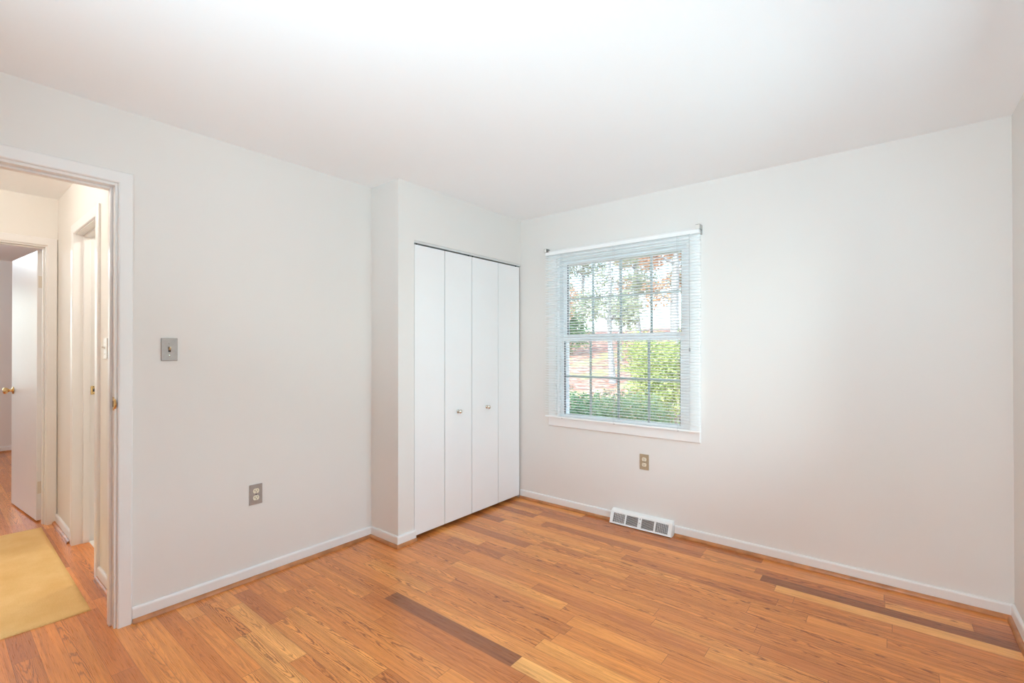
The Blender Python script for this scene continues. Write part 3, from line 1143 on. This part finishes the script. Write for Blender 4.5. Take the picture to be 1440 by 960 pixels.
# ------------------------------------------------------------------ hall runner
RGX0, RGX1, RGY0, RGY1 = -4.840, -3.118, -0.16, 0.525
bm = bmesh.new()
nx, ny = 60, 24
ro = random.Random(5)


def rug_pt(i, j, top):
    x = RGX0 + (RGX1 - RGX0) * i / nx
    y = RGY0 + (RGY1 - RGY0) * j / ny
    y += 0.014 * (x - RGX1) / (RGX0 - RGX1) * (1 if j > 0 else 1)
    zz = 0.0005
    if top:
        ed = min(i, nx - i, j, ny - j)
        zz = 0.009 + 0.0015 * math.sin(x * 9 + y * 4) * 0.5 + (0 if ed else -0.002)
        if ed == 0:
            x += (0.002 if i == 0 else -0.002 if i == nx else 0)
            y += (0.002 if j == 0 else -0.002 if j == ny else 0)
    return (x, y, zz)


grid = [[bm.verts.new(rug_pt(i, j, True)) for j in range(ny + 1)] for i in range(nx + 1)]
for i in range(nx):
    for j in range(ny):
        bm.faces.new((grid[i][j], grid[i + 1][j], grid[i + 1][j + 1], grid[i][j + 1]))
ring = [(i, 0) for i in range(nx)] + [(nx, j) for j in range(ny)] + [(i, ny) for i in range(nx, 0, -1)] + [(0, j) for j in range(ny, 0, -1)]
lowv = [bm.verts.new(rug_pt(i, j, False)) for (i, j) in ring]
for q in range(len(ring)):
    (i, j), (i2, j2) = ring[q], ring[(q + 1) % len(ring)]
    bm.faces.new((grid[i][j], grid[i2][j2], lowv[(q + 1) % len(ring)], lowv[q]))
bm.faces.new(lowv)
rug = obj('rug', bm, M_RUG)
for p in rug.data.polygons: p.use_smooth = len(p.vertices) == 4 and p.normal.z > 0.7
tag(rug, 'yellow woven runner rug on the hall floor', 'rug')


# ------------------------------------------------------------------ hall and side-room lamps above the picture, plus one added for the far room
def ceiling_lamp(loc, power, color, label):
    t = thing('ceiling_lamp', label, 'lamp', loc)
    bm = bmesh.new()
    lathe(bm, [(0, 0.075), (0.012, 0.078), (0.02, 0.06), (0.03, 0.055)], loc, (0, 0, -1), 24)
    obj('lamp_base', bm, M_BRASS, t, True)
    d = bpy.data.lights.new('bulb', 'POINT')
    d.energy = power
    d.color = color
    d.shadow_soft_size = 0.03
    o = bpy.data.objects.new('bulb', d)
    COL.objects.link(o)
    o.parent = t
    o.location = (0, 0, -0.11)


ceiling_lamp((-3.72, -0.24, H), 22, (1.0, 0.95, 0.88), 'brass ceiling lamp in the hall above the rug')
ceiling_lamp((-3.9, 1.25, H), 20, (1.0, 0.95, 0.86), 'brass ceiling lamp in the side room off the hall')
ceiling_lamp((-7.0, -0.3, H), 36, (0.80, 0.92, 1.0), 'added brass ceiling lamp that brightens the far room beyond the open door')  # unseen lamp, added to lift the far wall and the open door


# unseen two-headed lamp behind the viewer, added as fill light for the bedroom
def fill_lamp(loc, heads, label):
    t = thing('added_fill_lamp', label, 'lamp', loc)
    x, y, z = loc
    bm = bmesh.new()
    lathe(bm, [(0, 0.14), (0.012, 0.14), (0.022, 0.12), (0.03, 0.02)], loc, (0, 0, 1), 32)
    obj('base', bm, M_BRASS, t, True)
    bm = bmesh.new()
    lathe(bm, [(0.03, 0.012), (0.90, 0.012)], loc, (0, 0, 1), 16)
    obj('pole', bm, M_BRASS, t, True)
    for (off, aim, power, color) in heads:
        A = Vector(aim).normalized()
        P = Vector(loc) + Vector(off)
        back = P - A * 0.13
        bm = bmesh.new()
        tube(bm, [Vector(loc) + Vector((0, 0, 0.88)), back.lerp(Vector(loc) + Vector((0, 0, 0.88)), 0.4) + Vector((0, 0, -0.03)), back], 0.008, 10)
        obj('arm', bm, M_BRASS, t, True)
        prof = [(0.0, 0.03), (0.02, 0.07), (0.06, 0.115), (0.13, 0.14)]
        bm = bmesh.new()
        n = 32
        q = A.to_track_quat('Z', 'Y')
        rings = []
        for d, r_ in prof + [(d_ + 0.003, r2 - 0.004) for d_, r2 in prof[::-1]]:
            rings.append([bm.verts.new(back + q @ Vector((r_ * math.cos(2 * PI * k / n), r_ * math.sin(2 * PI * k / n), d))) for k in range(n)])
        for i in range(len(rings) - 1):
            for k in range(n):
                bm.faces.new((rings[i][k], rings[i][(k + 1) % n], rings[i + 1][(k + 1) % n], rings[i + 1][k]))
        obj('lamp_shade', bm, M_WPLAST, t, True)
        d = bpy.data.lights.new('bulb', 'AREA')
        d.shape = 'DISK'
        d.size = 0.24
        d.energy = power
        d.spread = math.radians(100)
        d.color = color
        o = bpy.data.objects.new('bulb', d)
        COL.objects.link(o)
        o.parent = t
        o.location = Vector(off) + A * 0.006
        o.rotation_euler = A.to_track_quat('-Z', 'Y').to_euler()


fill_lamp((-0.45, -1.12, 0), [((-0.12, 0.08, 1.02), (-0.13, 0.76, 0.63), 31, (0.66, 0.90, 1.02)), ((0.30, 0.06, 1.05), (0.02, 0.98, -0.20), 12, (0.80, 0.92, 1.0))], 'added brass fill lamp with two tilted heads, unseen behind the viewer')


# ------------------------------------------------------------------ outdoors
def ground_z(x, y):
    if y < 4.2: z = -0.62
    else:
        t = min(1.0, (y - 4.2) / 22.0)
        z = -0.62 + 3.1 * (t ** 1.15)
    return z + 0.05 * math.sin(x * 0.9 + y * 0.4) + 0.03 * math.sin(x * 2.1 - y * 1.3)


bm = bmesh.new()
xs = [-60 + i * 1.5 for i in range(61)]
ys = [3.50 + 0.35 * j if j < 20 else 10.5 + (j - 20) * 1.2 for j in range(50)]
gr = [[bm.verts.new((x, y, ground_z(x, y))) for y in ys] for x in xs]
for i in range(len(xs) - 1):
    for j in range(len(ys) - 1):
        bm.faces.new((gr[i][j], gr[i + 1][j], gr[i + 1][j + 1], gr[i][j + 1]))
g_ = obj('ground', bm, M_LITTER, smooth=True)
tag(g_, 'slope covered in pinkish fallen leaves outside the window', 'ground', kind='structure')


def leaf_cloud(centers, count, size, rnd, flat=0.0):
    """leaf-shaped folded quads scattered in ellipsoids [(centre, radii)], denser at the outside"""
    V, Fc = [], []
    tot = sum(r[0] * r[1] * r[2] for _, r in centers)
    for c, r in centers:
        n_ = int(count * r[0] * r[1] * r[2] / tot)
        for _ in range(n_):
            d = Vector((rnd.gauss(0, 1), rnd.gauss(0, 1), rnd.gauss(0, 1))).normalized()
            rr = rnd.random() ** 0.45
            p = Vector((c[0] + d.x * r[0] * rr, c[1] + d.y * r[1] * rr, c[2] + d.z * r[2] * rr))
            a = Vector((rnd.gauss(0, 1), rnd.gauss(0, 1), rnd.gauss(0, 0.6))).normalized()
            b_ = a.cross(Vector((rnd.gauss(0, 1), rnd.gauss(0, 1), rnd.gauss(0, 1)))).normalized()
            L = size * rnd.uniform(0.6, 1.3)
            i = len(V)
            nn = a.cross(b_) * L * 0.12
            V.extend([p - a * L * 0.5, p + b_ * L * 0.3 + nn, p + a * L * 0.5, p - b_ * L * 0.3 + nn])
            Fc.append((i, i + 1, i + 2))
            Fc.append((i, i + 2, i + 3))
    return V, Fc


def cloud_obj(name, centers, count, size, m, parent, rnd):
    V, Fc = leaf_cloud(centers, count, size, rnd)
    w = world_loc(parent)
    me = bpy.data.meshes.new(name)
    me.from_pydata([tuple(v - w) for v in V], [], Fc)
    return link(name, me, m, parent)


def shrub(name, label, x, y, rad, h, m, n_, size, seed, lumps=9):
    rnd = random.Random(seed)
    z = ground_z(x, y)
    t = thing(name, label, 'shrub', (x, y, z))
    bm = bmesh.new()
    cs = []
    for i in range(lumps):
        a = 2 * PI * i / lumps + rnd.uniform(-0.3, 0.3)
        rr = rad * rnd.uniform(0.25, 0.62)
        hh = h * rnd.uniform(0.35, 0.82)
        c = (x + rr * math.cos(a), y + rr * math.sin(a), z + hh)
        cs.append((c, (rad * 0.42, rad * 0.42, h * 0.24)))
        mid = (x + rr * 0.45 * math.cos(a), y + rr * 0.45 * math.sin(a), z + hh * 0.45)
        tube(bm, [(x + 0.03 * math.cos(a), y + 0.03 * math.sin(a), z - 0.05), mid, c], [0.018, 0.012, 0.005], 6)
    cs.append(((x, y, z + h * 0.5), (rad * 0.75, rad * 0.75, h * 0.42)))
    obj('stems', bm, M_TWIG, t)
    cloud_obj('foliage', cs, n_, size, m, t, rnd)
    return t


def tree(name, label, x, y, r, h, m, crown, n_, size, seed, branches=16, lean=0.0):
    rnd = random.Random(seed)
    z = ground_z(x, y)
    t = thing(name, label, 'tree', (x, y, z), group='trees on the slope outside')
    bm = bmesh.new()
    pts = [(x + lean * k / 8 + rnd.uniform(-0.04, 0.04), y + rnd.uniform(-0.04, 0.04), z - 0.2 + h * k / 8) for k in range(9)]
    tube(bm, pts, [r * 1.25] + [r * (1 - 0.75 * k / 8) for k in range(1, 9)], 10)
    cs = []
    for i in range(branches):
        k = rnd.randint(2, 7)
        p = Vector(pts[k])
        a = rnd.uniform(0, 2 * PI)
        L = h * rnd.uniform(0.06, 0.12)
        q = p + Vector((math.cos(a), math.sin(a), rnd.uniform(0.3, 0.8))) * L * 0.5
        e_ = q + Vector((math.cos(a + 0.4), math.sin(a + 0.4), rnd.uniform(0.1, 0.6))) * L * 0.5
        tube(bm, [p, q, e_], [r * 0.35, r * 0.2, r * 0.07], 6)
        cs.append((tuple(e_), (crown * 0.30, crown * 0.30, crown * 0.30)))
        for _ in range(3):
            a2 = rnd.uniform(0, 2 * PI)
            w_ = e_.lerp(q, rnd.random())
            tube(bm, [w_, w_ + Vector((math.cos(a2), math.sin(a2), rnd.uniform(0, 0.8))) * L * 0.3], [r * 0.09, r * 0.03], 5)
    obj('trunk', bm, M_BARK, t)
    cloud_obj('foliage', cs, int(n_ * 1.05), size, m, t, rnd)
    return t


shrub('shrub', 'lime-green shrub on the slope behind the lower right window panes', -3.05, 8.0, 0.80, 1.80, M_LIME, 8000, 0.06, 11)
shrub('shrub', 'low deep-green shrub close below the left window panes', -3.52, 6.0, 0.64, 1.30, M_HOLLY, 8000, 0.045, 12)
shrub('shrub', 'grey-green shrub close below the middle and right window panes', -2.48, 5.55, 0.66, 1.36, M_SAGE, 9000, 0.04, 13)
shrub('shrub', 'small yellow-green shrub higher up the slope beyond the lime one', -4.5, 11.2, 0.7, 1.5, M_LIME, 5000, 0.07, 14)
shrub('shrub', 'dark green bush near the slope top at the left', -10.6, 17.2, 1.1, 2.2, M_HOLLY, 5000, 0.10, 15)

for (x, y, r, h, m, cr, n_, sz, sd, lean, lab) in (
        (-5.05, 14.2, 0.15, 9, M_RUST, 1.6, 2600, 0.13, 21, 0.1, 'thick grey tree trunk standing right of the others on the slope'),
        (-6.15, 12.3, 0.09, 8, M_OLIVE, 1.7, 3200, 0.12, 22, -0.2, 'slim tree with olive leaves left of the thick trunk'),
        (-7.7, 15.9, 0.08, 8, M_OLIVE, 1.8, 3200, 0.13, 23, 0.2, 'slim olive-leaved tree in the middle of the slope'),
        (-10.4, 15.2, 0.10, 8, M_RUST, 1.8, 3600, 0.13, 24, 0.0, 'rust-leaved tree at the far left of the slope'),
        (-5.9, 18.5, 0.11, 10, M_RUST, 1.8, 3000, 0.15, 25, 0.2, 'rust-leaved tree behind the thick trunk'),
        (-8.9, 20.5, 0.12, 10, M_OLIVE, 2.1, 3600, 0.16, 26, -0.3, 'tall olive-leaved tree at the back of the slope'),
        (-7.2, 22.5, 0.13, 10, M_OLIVE, 1.8, 3600, 0.16, 28, 0.1, 'olive-leaved tree at the back behind the thick trunk'),
        (-10.4, 23.5, 0.10, 10, M_RUST, 1.8, 3600, 0.16, 29, -0.1, 'rust-leaved tree at the very back of the slope'),
        (-13.6, 23.5, 0.12, 10, M_OLIVE, 1.8, 3600, 0.16, 30, 0.1, 'olive-leaved tree at the far back left of the slope'),
        (-13.0, 20.0, 0.12, 9, M_RUST, 2.0, 3400, 0.16, 27, 0.3, 'tall rust-leaved tree at the back left of the slope')):
    tree('tree', lab, x, y, r, h, m, cr, n_, sz, sd, lean=lean)
